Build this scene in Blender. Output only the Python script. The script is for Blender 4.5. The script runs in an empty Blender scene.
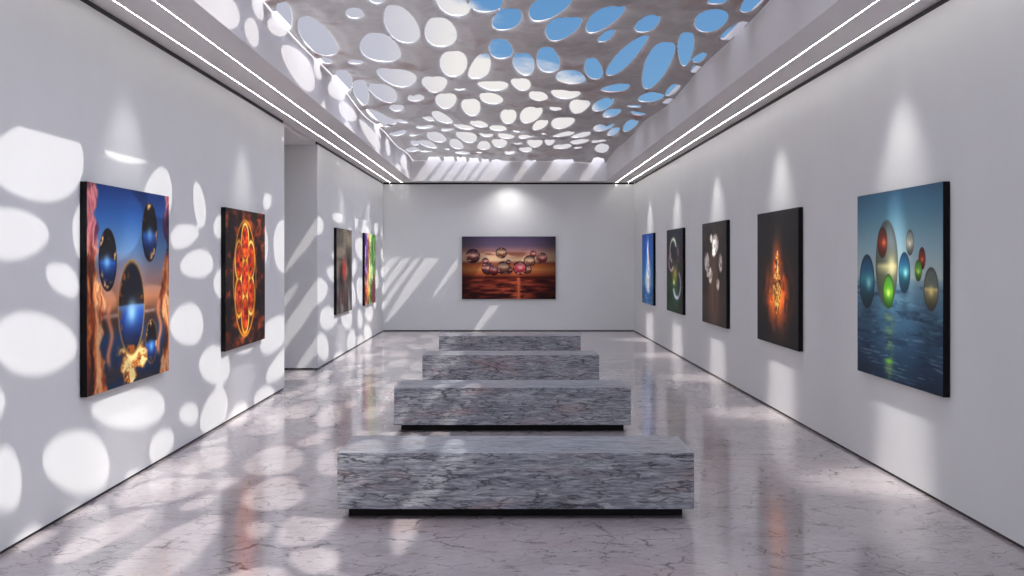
import bpy, bmesh, math, random
import numpy as np
from mathutils import Vector

S = bpy.context.scene
COL = S.collection

# ------------------------------------------------------------------ camera
FPX = 1328.0                                  # focal length in pixels of a 1024 wide frame
EYE = 1.70
cam = bpy.data.cameras.new('camera')
cam.sensor_width = 36.0
cam.sensor_fit = 'HORIZONTAL'
cam.lens = FPX / 1024.0 * 36.0
cam.shift_x = (512.0 - 506.0) / 1024.0
cam.shift_y = (259.0 - 288.0) / 1024.0
cam.clip_start = 0.05
camo = bpy.data.objects.new('camera', cam)
camo.location = (0.0, 0.0, EYE)
camo.rotation_euler = (math.radians(90), 0, 0)
COL.objects.link(camo)
S.camera = camo

# ------------------------------------------------------------------ exposure
S.view_settings.view_transform = 'Standard'
S.view_settings.look = 'None'
S.view_settings.gamma = 1.0
S.view_settings.use_curve_mapping = False
S.view_settings.exposure = 0.0

SUN_STRENGTH = 3.15
SKY_STRENGTH = 1.0
GLOW_GAIN = 3.8           # the sky is brighter around the sun
REAR_FILL_GAIN = 1.4           # added fill: unseen sky behind the viewer brightened to light the far walls
STRIP_STRENGTH = 48.0
SPOT_WATTS = 54.0

# ------------------------------------------------------------------ sun
SUN_DIR = Vector((-1.0, 0.4725, -1.41))        # the way the sunlight travels
sd = bpy.data.lights.new('sun', 'SUN')
sd.energy = SUN_STRENGTH
sd.angle = math.radians(0.6)
sd.color = (1.0, 0.965, 0.92)
so = bpy.data.objects.new('sun', sd)
so.rotation_euler = SUN_DIR.to_track_quat('-Z', 'Y').to_euler()
so.location = (6, -1, 9)
COL.objects.link(so)


def lin(c):
    out = []
    for v in c[:3]:
        v = v / 255.0
        out.append(v / 12.92 if v <= 0.04045 else ((v + 0.055) / 1.055) ** 2.4)
    return tuple(out) + (1.0,)


class NT:
    """small helper for node trees"""
    def __init__(self, tree):
        self.t = tree
        tree.nodes.clear()

    def n(self, kind, **kw):
        nd = self.t.nodes.new(kind)
        for k, v in kw.items():
            if k in nd.bl_rna.properties:
                setattr(nd, k, v)
        return nd

    def l(self, a, b):
        self.t.links.new(a, b)

    def math(self, op, a, b=None, c=None, clamp=False):
        m = self.n('ShaderNodeMath', operation=op)
        m.use_clamp = clamp
        for i, v in enumerate((a, b, c)):
            if v is None:
                continue
            if isinstance(v, (int, float)):
                m.inputs[i].default_value = v
            else:
                self.l(v, m.inputs[i])
        return m.outputs[0]

    def ramp(self, fac, stops, mode='LINEAR'):
        r = self.n('ShaderNodeValToRGB')
        r.color_ramp.interpolation = mode
        e = r.color_ramp.elements
        while len(e) < len(stops):
            e.new(0.5)
        for el, (p, c) in zip(e, stops):
            el.position = p
            el.color = c if len(c) == 4 else tuple(c) + (1.0,)
        self.l(fac, r.inputs[0])
        return r.outputs[0]

    def mix(self, fac, a, b, blend='MIX'):
        m = self.n('ShaderNodeMix', data_type='RGBA')
        m.blend_type = blend
        for sock, v in ((m.inputs[0], fac), (m.inputs[6], a), (m.inputs[7], b)):
            if isinstance(v, (int, float)):
                sock.default_value = v
            elif isinstance(v, tuple):
                sock.default_value = v
            else:
                self.l(v, sock)
        return m.outputs[2]

    def noise(self, vec, scale, detail=4.0, rough=0.5, dist=0.0):
        x = self.n('ShaderNodeTexNoise')
        x.inputs['Scale'].default_value = scale
        x.inputs['Detail'].default_value = detail
        x.inputs['Roughness'].default_value = rough
        x.inputs['Distortion'].default_value = dist
        self.l(vec, x.inputs['Vector'])
        return x

    def mapping(self, vec, scale=(1, 1, 1), loc=(0, 0, 0), rot=(0, 0, 0)):
        m = self.n('ShaderNodeMapping')
        m.inputs['Scale'].default_value = scale
        m.inputs['Location'].default_value = loc
        m.inputs['Rotation'].default_value = rot
        self.l(vec, m.inputs['Vector'])
        return m.outputs[0]


# ------------------------------------------------------------------ sky with clouds
def build_world():
    w = bpy.data.worlds.new('sky')
    S.world = w
    w.use_nodes = True
    T = NT(w.node_tree)
    tc = T.n('ShaderNodeTexCoord')
    # coordinates stretched so the far, low part of the sky fills the range
    d = T.n('ShaderNodeVectorMath', operation='NORMALIZE')
    T.l(T.mapping(tc.outputs['Generated'], (2.25, 1, 2.25)), d.inputs[0])
    d = d.outputs[0]
    real = T.n('ShaderNodeSeparateXYZ')
    T.l(tc.outputs['Generated'], real.inputs[0])
    sep = T.n('ShaderNodeSeparateXYZ')
    T.l(d, sep.inputs[0])
    blue = T.ramp(sep.outputs[2], [(0.0, lin((175, 190, 212))), (0.25, lin((118, 164, 208))), (0.6, lin((70, 130, 192)))])
    # clear patch to the upper right ahead, clouds everywhere else
    dist = T.n('ShaderNodeVectorMath', operation='DISTANCE')
    T.l(d, dist.inputs[0])
    dist.inputs[1].default_value = Vector((0.34, 1.0, 0.38)).normalized()
    dist2 = T.n('ShaderNodeVectorMath', operation='DISTANCE')
    T.l(d, dist2.inputs[0])
    dist2.inputs[1].default_value = Vector((0.04, 1.0, 0.56)).normalized()
    clear = T.math('MINIMUM', dist.outputs['Value'], T.math('ADD', dist2.outputs['Value'], 0.045))
    nz = T.noise(T.mapping(d, (1, 1, 2.2)), 3.2, 6.0, 0.55, 0.3)
    edge = T.math('MULTIPLY_ADD', nz.outputs[0], 0.8, T.math('SUBTRACT', clear, 0.575))
    cover = T.ramp(edge, [(0.0, (0, 0, 0, 1)), (0.09, (1, 1, 1, 1))], 'EASE')
    nz2 = T.noise(T.mapping(d, (1, 1, 2)), 2.1, 5.0, 0.55, 0.2)
    # the cloud ahead is sunlit white, the bank to the left is lavender grey
    ctr = T.n('ShaderNodeVectorMath', operation='DISTANCE')
    T.l(d, ctr.inputs[0])
    ctr.inputs[1].default_value = Vector((0.02, 1.0, 0.34)).normalized()
    shade = T.math('MULTIPLY_ADD', nz2.outputs[0], 0.35, T.math('MULTIPLY_ADD', ctr.outputs['Value'], 2.4, -0.32))
    cloud = T.ramp(shade, [(0.12, lin((240, 236, 234))), (0.42, lin((196, 196, 210))), (0.9, lin((180, 184, 202)))])
    colr = T.mix(cover, blue, cloud)
    dt = T.n('ShaderNodeVectorMath', operation='DOT_PRODUCT')
    T.l(tc.outputs['Generated'], dt.inputs[0])
    dt.inputs[1].default_value = (-SUN_DIR).normalized()
    mr = T.math('DIVIDE', T.math('SUBTRACT', dt.outputs['Value'], 0.25), 0.75, clamp=True)
    rear_fill = T.math('DIVIDE', T.math('SUBTRACT', T.math('MULTIPLY', real.outputs[1], -1.0), 0.1), 0.8, clamp=True)
    gain = T.math('ADD', T.math('MULTIPLY_ADD', mr, GLOW_GAIN, 1.0), T.math('MULTIPLY', rear_fill, REAR_FILL_GAIN))
    bg = T.n('ShaderNodeBackground')
    T.l(colr, bg.inputs['Color'])
    T.l(T.math('MULTIPLY', gain, SKY_STRENGTH), bg.inputs['Strength'])
    out = T.n('ShaderNodeOutputWorld')
    T.l(bg.outputs[0], out.inputs[0])


build_world()


# ------------------------------------------------------------------ materials
def mat(name, color=(0.8, 0.8, 0.8, 1), rough=0.5, metal=0.0, spec=0.5):
    m = bpy.data.materials.new(name)
    m.use_nodes = True
    T = NT(m.node_tree)
    b = T.n('ShaderNodeBsdfPrincipled')
    b.inputs['Base Color'].default_value = color
    b.inputs['Roughness'].default_value = rough
    b.inputs['Metallic'].default_value = metal
    b.inputs['Specular IOR Level'].default_value = spec
    o = T.n('ShaderNodeOutputMaterial')
    T.l(b.outputs[0], o.inputs[0])
    return m, T, b


def plaster(name, c, var=0.012, bump=0.04):
    m, T, b = mat(name, lin(c), 0.7, 0, 0.25)
    tc = T.n('ShaderNodeTexCoord')
    n = T.noise(tc.outputs['Object'], 1.3, 5, 0.6)
    c0 = tuple(max(0, v - var) for v in lin(c)[:3]) + (1,)
    c1 = tuple(min(1, v + var) for v in lin(c)[:3]) + (1,)
    T.l(T.ramp(n.outputs[0], [(0.3, c0), (0.7, c1)]), b.inputs['Base Color'])
    n2 = T.noise(tc.outputs['Object'], 60, 3, 0.6)
    bp = T.n('ShaderNodeBump')
    bp.inputs['Strength'].default_value = bump
    bp.inputs['Distance'].default_value = 0.004
    T.l(n2.outputs[0], bp.inputs['Height'])
    T.l(bp.outputs[0], b.inputs['Normal'])
    return m


M_WALL = plaster('white_wall_paint', (233, 234, 234))
M_CEIL = plaster('white_ceiling_paint', (232, 229, 228))
M_BLACK = mat('black_shadow_gap', lin((16, 15, 18)), 0.6)[0]
M_PLINTH = mat('black_plinth', lin((12, 11, 12)), 0.7)[0]
M_CANVAS = mat('black_canvas_edge', lin((17, 17, 20)), 0.6, 0, 0.15)[0]


def floor_material():
    m, T, b = mat('polished_pinkish_grey_marble', rough=0.13, spec=0.65)
    tc = T.n('ShaderNodeTexCoord')
    P = tc.outputs['Object']
    warp = T.noise(P, 2.6, 5, 0.6)
    wv = T.n('ShaderNodeVectorMath', operation='MULTIPLY_ADD')
    T.l(warp.outputs['Color'], wv.inputs[0])
    wv.inputs[1].default_value = (0.35, 0.35, 0)
    T.l(P, wv.inputs[2])
    base_n = T.noise(wv.outputs[0], 1.6, 7, 0.62, 0.4)
    base = T.ramp(base_n.outputs[0], [(0.25, lin((166, 157, 158))), (0.5, lin((192, 183, 183))), (0.75, lin((210, 203, 202)))])
    fine = T.noise(T.mapping(wv.outputs[0], (1, 2.6, 1)), 14, 6, 0.7)
    base = T.mix(0.35, base, T.ramp(fine.outputs[0], [(0.3, lin((120, 108, 114))), (0.7, lin((206, 198, 200)))]))
    warm_n = T.noise(P, 0.8, 3, 0.5)
    base = T.mix(T.ramp(warm_n.outputs[0], [(0.52, (0, 0, 0, 1)), (0.75, (0.35, 0.35, 0.35, 1))]), base, lin((192, 160, 152)))

    def veins(scale, width, lo, hi, seed):
        v = T.n('ShaderNodeTexVoronoi', feature='DISTANCE_TO_EDGE')
        v.inputs['Scale'].default_value = scale
        w2 = T.noise(P, scale * 2.2, 6, 0.68)
        ww = T.n('ShaderNodeVectorMath', operation='MULTIPLY_ADD')
        T.l(w2.outputs['Color'], ww.inputs[0])
        ww.inputs[1].default_value = (0.62 / scale, 0.62 / scale, 0)
        T.l(T.mapping(P, loc=(seed, seed * 2.1, 0)), ww.inputs[2])
        T.l(ww.outputs[0], v.inputs['Vector'])
        line = T.ramp(v.outputs['Distance'], [(0.0, (1, 1, 1, 1)), (width, (0, 0, 0, 1))])
        msk = T.noise(T.mapping(P, loc=(seed * 3, 1, 0)), scale * 1.1, 4, 0.6)
        mm = T.ramp(msk.outputs[0], [(lo, (0, 0, 0, 1)), (hi, (1, 1, 1, 1))])
        return T.math('MULTIPLY', line, mm)
    v1 = veins(2.6, 0.026, 0.47, 0.60, 3.0)
    v2 = veins(6.5, 0.05, 0.50, 0.64, 7.0)
    v3 = veins(1.2, 0.008, 0.48, 0.58, 11.0)
    vv = T.math('MAXIMUM', T.math('MAXIMUM', T.math('MULTIPLY', v1, 0.85), T.math('MULTIPLY', v2, 0.6)), v3)
    colr = T.mix(vv, base, lin((40, 33, 36)))
    rust = T.noise(P, 2.4, 4, 0.6)
    rm = T.math('MULTIPLY', T.ramp(rust.outputs[0], [(0.60, (0, 0, 0, 1)), (0.68, (1, 1, 1, 1))]), T.math('MULTIPLY', v2, 0.8))
    colr = T.mix(rm, colr, lin((150, 96, 60)))
    T.l(colr, b.inputs['Base Color'])
    rn = T.noise(P, 5, 4, 0.6)
    T.l(T.math('MULTIPLY_ADD', rn.outputs[0], 0.10, 0.08), b.inputs['Roughness'])
    return m


def bench_material():
    m, T, b = mat('veined_blue_grey_marble', rough=0.32, spec=0.45)
    tc = T.n('ShaderNodeTexCoord')
    P = tc.outputs['Object']
    gi = T.n('ShaderNodeObjectInfo')
    off = T.n('ShaderNodeVectorMath', operation='MULTIPLY_ADD')
    comb = T.n('ShaderNodeCombineXYZ')
    for i in range(3):
        T.l(gi.outputs['Random'], comb.inputs[i])
    T.l(comb.outputs[0], off.inputs[0])
    off.inputs[1].default_value = (17, 31, 9)
    T.l(P, off.inputs[2])
    Q = off.outputs[0]
    st = T.mapping(Q, (0.9, 4.0, 5.0))
    n1 = T.noise(st, 1.7, 8, 0.68, 0.7)
    base = T.ramp(n1.outputs[0], [(0.26, lin((62, 63, 72))), (0.44, lin((114, 116, 125))), (0.56, lin((158, 161, 167))), (0.72, lin((186, 187, 192)))])
    n2 = T.noise(T.mapping(Q, (2.0, 12, 18)), 3.4, 8, 0.75, 0.6)
    base = T.mix(0.6, base, T.ramp(n2.outputs[0], [(0.34, lin((58, 60, 72))), (0.5, lin((152, 155, 162))), (0.64, lin((226, 228, 230)))]))
    n3 = T.noise(T.mapping(Q, (1.2, 4, 5)), 1.5, 5, 0.6)
    base = T.mix(T.ramp(n3.outputs[0], [(0.54, (0, 0, 0, 1)), (0.72, (0.55, 0.55, 0.55, 1))]), base, lin((176, 142, 138)))

    def vein(sc, scl, wd, lo, hi):
        v = T.n('ShaderNodeTexVoronoi', feature='DISTANCE_TO_EDGE')
        v.inputs['Scale'].default_value = sc
        w2 = T.noise(T.mapping(Q, scl), sc * 1.6, 6, 0.7)
        ww = T.n('ShaderNodeVectorMath', operation='MULTIPLY_ADD')
        T.l(w2.outputs['Color'], ww.inputs[0])
        ww.inputs[1].default_value = (0.8 / sc,) * 3
        T.l(T.mapping(Q, scl), ww.inputs[2])
        T.l(ww.outputs[0], v.inputs['Vector'])
        line = T.ramp(v.outputs['Distance'], [(0.0, (1, 1, 1, 1)), (wd, (0, 0, 0, 1))])
        mk = T.noise(T.mapping(Q, scl), sc * 0.9, 4, 0.6)
        return T.math('MULTIPLY', line, T.ramp(mk.outputs[0], [(lo, (0, 0, 0, 1)), (hi, (1, 1, 1, 1))]))
    a = vein(2.2, (1, 3.2, 4.2), 0.05, 0.46, 0.58)
    c = vein(8.0, (1, 3, 4.5), 0.12, 0.47, 0.58)
    vv = T.math('MAXIMUM', T.math('MULTIPLY', a, 0.95), T.math('MULTIPLY', c, 0.85))
    T.l(T.mix(vv, base, lin((24, 24, 32))), b.inputs['Base Color'])
    return m


def lattice_material():
    m, T, b = mat('weathered_silver_plaster_metal', rough=0.35, metal=0.0, spec=0.5)
    tc = T.n('ShaderNodeTexCoord')
    P = tc.outputs['Object']
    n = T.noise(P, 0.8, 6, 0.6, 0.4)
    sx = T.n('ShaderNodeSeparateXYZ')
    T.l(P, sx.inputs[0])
    # the right side's dimmer reflections are put into the colour, over random mottling
    side_shade = T.math('MULTIPLY_ADD', sx.outputs[0], -0.17, T.math('MULTIPLY_ADD', n.outputs[0], 0.9, 0.05))
    base = T.ramp(side_shade, [(0.2, lin((150, 142, 140))), (0.42, lin((212, 207, 204))), (0.6, lin((250, 251, 249)))])
    f = T.noise(P, 7, 7, 0.7, 0.5)
    base = T.mix(0.3, base, T.ramp(f.outputs[0], [(0.3, lin((140, 134, 132))), (0.7, lin((246, 245, 243)))]))
    r = T.noise(P, 1.1, 4, 0.55)
    base = T.mix(T.ramp(r.outputs[0], [(0.57, (0, 0, 0, 1)), (0.70, (0.7, 0.7, 0.7, 1))]), base, lin((150, 104, 92)))
    T.l(base, b.inputs['Base Color'])
    T.l(T.math('MULTIPLY_ADD', f.outputs[0], 0.3, 0.2), b.inputs['Roughness'])
    bp = T.n('ShaderNodeBump')
    bp.inputs['Strength'].default_value = 0.35
    bp.inputs['Distance'].default_value = 0.02
    T.l(T.noise(P, 9, 5, 0.6).outputs[0], bp.inputs['Height'])
    T.l(bp.outputs[0], b.inputs['Normal'])
    return m


def strip_material():
    m = bpy.data.materials.new('lit_led_diffuser')
    m.use_nodes = True
    T = NT(m.node_tree)
    e = T.n('ShaderNodeEmission')
    e.inputs['Color'].default_value = (1.0, 0.97, 0.95, 1)
    e.inputs['Strength'].default_value = STRIP_STRENGTH
    o = T.n('ShaderNodeOutputMaterial')
    T.l(e.outputs[0], o.inputs[0])
    return m


M_FLOOR = floor_material()
M_BENCH = bench_material()
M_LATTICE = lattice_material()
M_STRIP = strip_material()


def print_material():
    m, T, b = mat('printed_artwork', rough=0.5, spec=0.12)
    at = T.n('ShaderNodeAttribute')
    at.attribute_name = 'artwork'
    T.l(at.outputs['Color'], b.inputs['Base Color'])
    return m


M_PRINT = print_material()


# ------------------------------------------------------------------ mesh helpers
def link(name, bm, material, parent=None, smooth=False):
    me = bpy.data.meshes.new(name)
    bm.to_mesh(me)
    bm.free()
    me.materials.append(material)
    if smooth:
        me.polygons.foreach_set('use_smooth', [True] * len(me.polygons))
    o = bpy.data.objects.new(name, me)
    COL.objects.link(o)
    if parent:
        o.parent = parent
    return o


def add_box(bm, x0, x1, y0, y1, z0, z1, bevel=0.0, seg=2):
    b2 = bmesh.new()
    bmesh.ops.create_cube(b2, size=1.0)
    for v in b2.verts:
        v.co = Vector(((x0 + x1) / 2 + v.co.x * (x1 - x0), (y0 + y1) / 2 + v.co.y * (y1 - y0), (z0 + z1) / 2 + v.co.z * (z1 - z0)))
    if bevel:
        bmesh.ops.bevel(b2, geom=list(b2.edges), offset=bevel, segments=seg, affect='EDGES', profile=0.5)
    me = bpy.data.meshes.new('tmp')
    b2.to_mesh(me)
    b2.free()
    bm.from_mesh(me)
    bpy.data.meshes.remove(me)


def struct(name, boxes, material):
    bm = bmesh.new()
    for b in boxes:
        add_box(bm, *b)
    o = link(name, bm, material)
    o['kind'] = 'structure'
    return o


def empty(name, loc, label, cat, group=None, rz=0.0):
    o = bpy.data.objects.new(name, None)
    o.empty_display_size = 0.2
    o.location = loc
    o.rotation_euler = (0, 0, rz)
    o['label'] = label
    o['category'] = cat
    if group:
        o['group'] = group
    COL.objects.link(o)
    return o


# ------------------------------------------------------------------ room shell
XL, XR = -2.90, 3.022            # side walls
YB, YF = 31.34, -6.75            # end wall ahead, wall behind the viewer
ZS = EYE + 1.806                 # underside of the soffit
ZG = ZS - 0.045                  # top of the walls: a black shadow gap above
ZTOP = EYE + 2.36                # top of the roof ring
IX0, IX1 = -2.18, 2.325          # roof opening
IY0, IY1 = -5.2, 30.74
OP0, OP1 = 17.37, 20.43           # opening in the left wall
BB = 0.022                       # height of the black gap at the floor
CX = -5.6                        # far side of the passage behind the left wall

struct('floor', [(CX - 0.2, XR + 0.2, YF - 0.2, YB + 0.2, -0.2, 0.0)], M_FLOOR)
struct('wall_right', [(XR, XR + 0.2, YF - 0.2, YB, BB, ZG)], M_WALL)
struct('wall_back', [(XL - 0.2, XR + 0.2, YB, YB + 0.2, BB, ZG)], M_WALL)
struct('wall_front', [(CX - 0.2, XR + 0.2, YF - 0.2, YF, 0.0, ZG)], M_WALL)
struct('wall_left', [(XL - 0.22, XL, YF, OP0, BB, ZG)], M_WALL)
struct('wall_left_far', [(CX, XL, OP1, YB, BB, ZG)], M_WALL)
struct('wall_passage', [(CX - 0.2, CX, YF, OP1, 0.0, ZG)], M_WALL)
# roof ring: soffits, the four upstands of the opening and the roof over the passage
struct('ceiling', [
    (CX - 0.2, IX0, YF - 0.2, YB + 0.2, ZS, ZTOP),
    (IX1, XR + 0.25, YF - 0.2, YB + 0.2, ZS, ZTOP),
    (IX0, IX1, IY1, YB + 0.2, ZS, ZTOP),
    (IX0, IX1, YF - 0.2, IY0, ZS, ZTOP)], M_CEIL)
# black reveals at floor and ceiling
g = 0.03
struct('baseboard_right', [(XR + g * .4, XR + g, YF, YB, 0.0, BB)], M_BLACK)
struct('baseboard_back', [(XL, XR, YB + g * .4, YB + g, 0.0, BB)], M_BLACK)
struct('baseboard_left', [(XL - g, XL - g * .4, YF, OP0 - 0.02, 0.0, BB)], M_BLACK)
struct('baseboard_left_far', [(XL - g, XL - g * .4, OP1 + 0.012, YB, 0.0, BB), (CX, XL - g * .4, OP1 + g * .4, OP1 + g, 0.0, BB)], M_BLACK)
struct('trim_1', [(XR + g * .4, XR + g, YF, YB, ZG, ZS)], M_BLACK)
struct('trim_2', [(XL, XR, YB + g * .4, YB + g, ZG, ZS)], M_BLACK)
struct('trim_3', [(XL - g, XL - g * .4, YF, OP0 - 0.02, ZG, ZS)], M_BLACK)
struct('trim_4', [(XL - g, XL - g * .4, OP1 + 0.012, YB, ZG, ZS)], M_BLACK)
struct('ceiling_passage', [(CX, XL - 0.035, YF, OP1 + 0.3, EYE + 1.752, ZS)], M_CEIL)

# ------------------------------------------------------------------ light strips in the soffits
STRIPS = [(-2.735, 'thin white ceiling light strip nearest the left wall'),
          (-2.455, 'thin white ceiling light strip beside the left edge of the skylight'),
          (2.592, 'thin white ceiling light strip beside the right edge of the skylight'),
          (2.872, 'thin white ceiling light strip nearest the right wall')]
for sx, lab in STRIPS:
    t = empty('light_strip', (sx, 0, ZS), lab, 'ceiling light', 'linear lights in the soffits')
    bm = bmesh.new()
    add_box(bm, -0.0026, 0.0026, YF + 0.3, YB - 0.012, -0.0035, -0.0005)
    link('diffuser', bm, M_STRIP, t)
    bm = bmesh.new()
    for a, b in ((-0.0036, -0.0027), (0.0027, 0.0036)):
        add_box(bm, a, b, YF + 0.3, YB - 0.012, -0.004, -0.0003)
    link('channel_rim', bm, M_CEIL, t)

# narrow picture lights recessed in the soffits
def picture_light(x, y, dx, dy, watts, half=42.0, blend=0.75):
    l = bpy.data.lights.new('picture_light', 'SPOT')
    l.energy = watts
    l.spot_size = math.radians(half * 2)
    l.spot_blend = blend
    l.shadow_soft_size = 0.07
    l.color = (1.0, 0.975, 0.95)
    o = bpy.data.objects.new('picture_light', l)
    o.location = (x, y, ZS - 0.02)
    o.rotation_euler = Vector((dx, dy, -1.0)).to_track_quat('-Z', 'Y').to_euler()
    COL.objects.link(o)


RIGHT_Y = (10.13, 14.60, 19.01, 23.45, 27.90)       # middles of the canvases along each side wall
LEFT_Y = (10.13, 14.60, 23.45, 27.90)
for y in RIGHT_Y:
    picture_light(XR - 0.62, y, 0.17, 0, SPOT_WATTS)
    picture_light(XR - 0.68, y, 0.205, 0, SPOT_WATTS * 9, 16.0, 1.0)
for y in LEFT_Y:
    picture_light(XL + 0.62, y, -0.17, 0, SPOT_WATTS * 0.6)
    picture_light(XL + 0.68, y, -0.205, 0, SPOT_WATTS * 4, 16.0, 1.0)
picture_light(0.066, IY1 + 0.06, 0, 0.40, SPOT_WATTS * 0.75, 66.0, 1.0)

# ------------------------------------------------------------------ marble benches
BX0, BX1 = -1.10, 1.227
BENCH = [(8.655, 'nearest and largest-looking grey marble bench, in the foreground'),
         (13.04, 'grey marble bench directly behind the nearest one, second from the viewer'),
         (17.46, 'grey marble bench third from the viewer, between second bench and farthest bench'),
         (21.78, 'farthest grey marble bench, last before the back wall')]
bench0 = None
for y, lab in BENCH:
    if bench0 is None:
        bench0 = t = empty('marble_bench', ((BX0 + BX1) / 2, y + 0.42, 0), lab, 'bench', 'marble benches down the middle')
        hw = (BX1 - BX0) / 2
        bm = bmesh.new()
        add_box(bm, -hw, hw, -0.42, 0.42, 0.07, 0.436, 0.004, 2)
        link('slab', bm, M_BENCH, t)
        bm = bmesh.new()
        add_box(bm, -hw + 0.06, hw - 0.06, -0.28, 0.28, 0.0, 0.072)
        link('plinth', bm, M_PLINTH, t)
    else:
        t = bench0.copy()
        COL.objects.link(t)
        t.location = ((BX0 + BX1) / 2, y + 0.42, 0)
        t['label'] = lab
        for ch in [c for c in bpy.data.objects if c.parent == bench0]:
            c = ch.copy()
            COL.objects.link(c)
            c.parent = t


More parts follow.
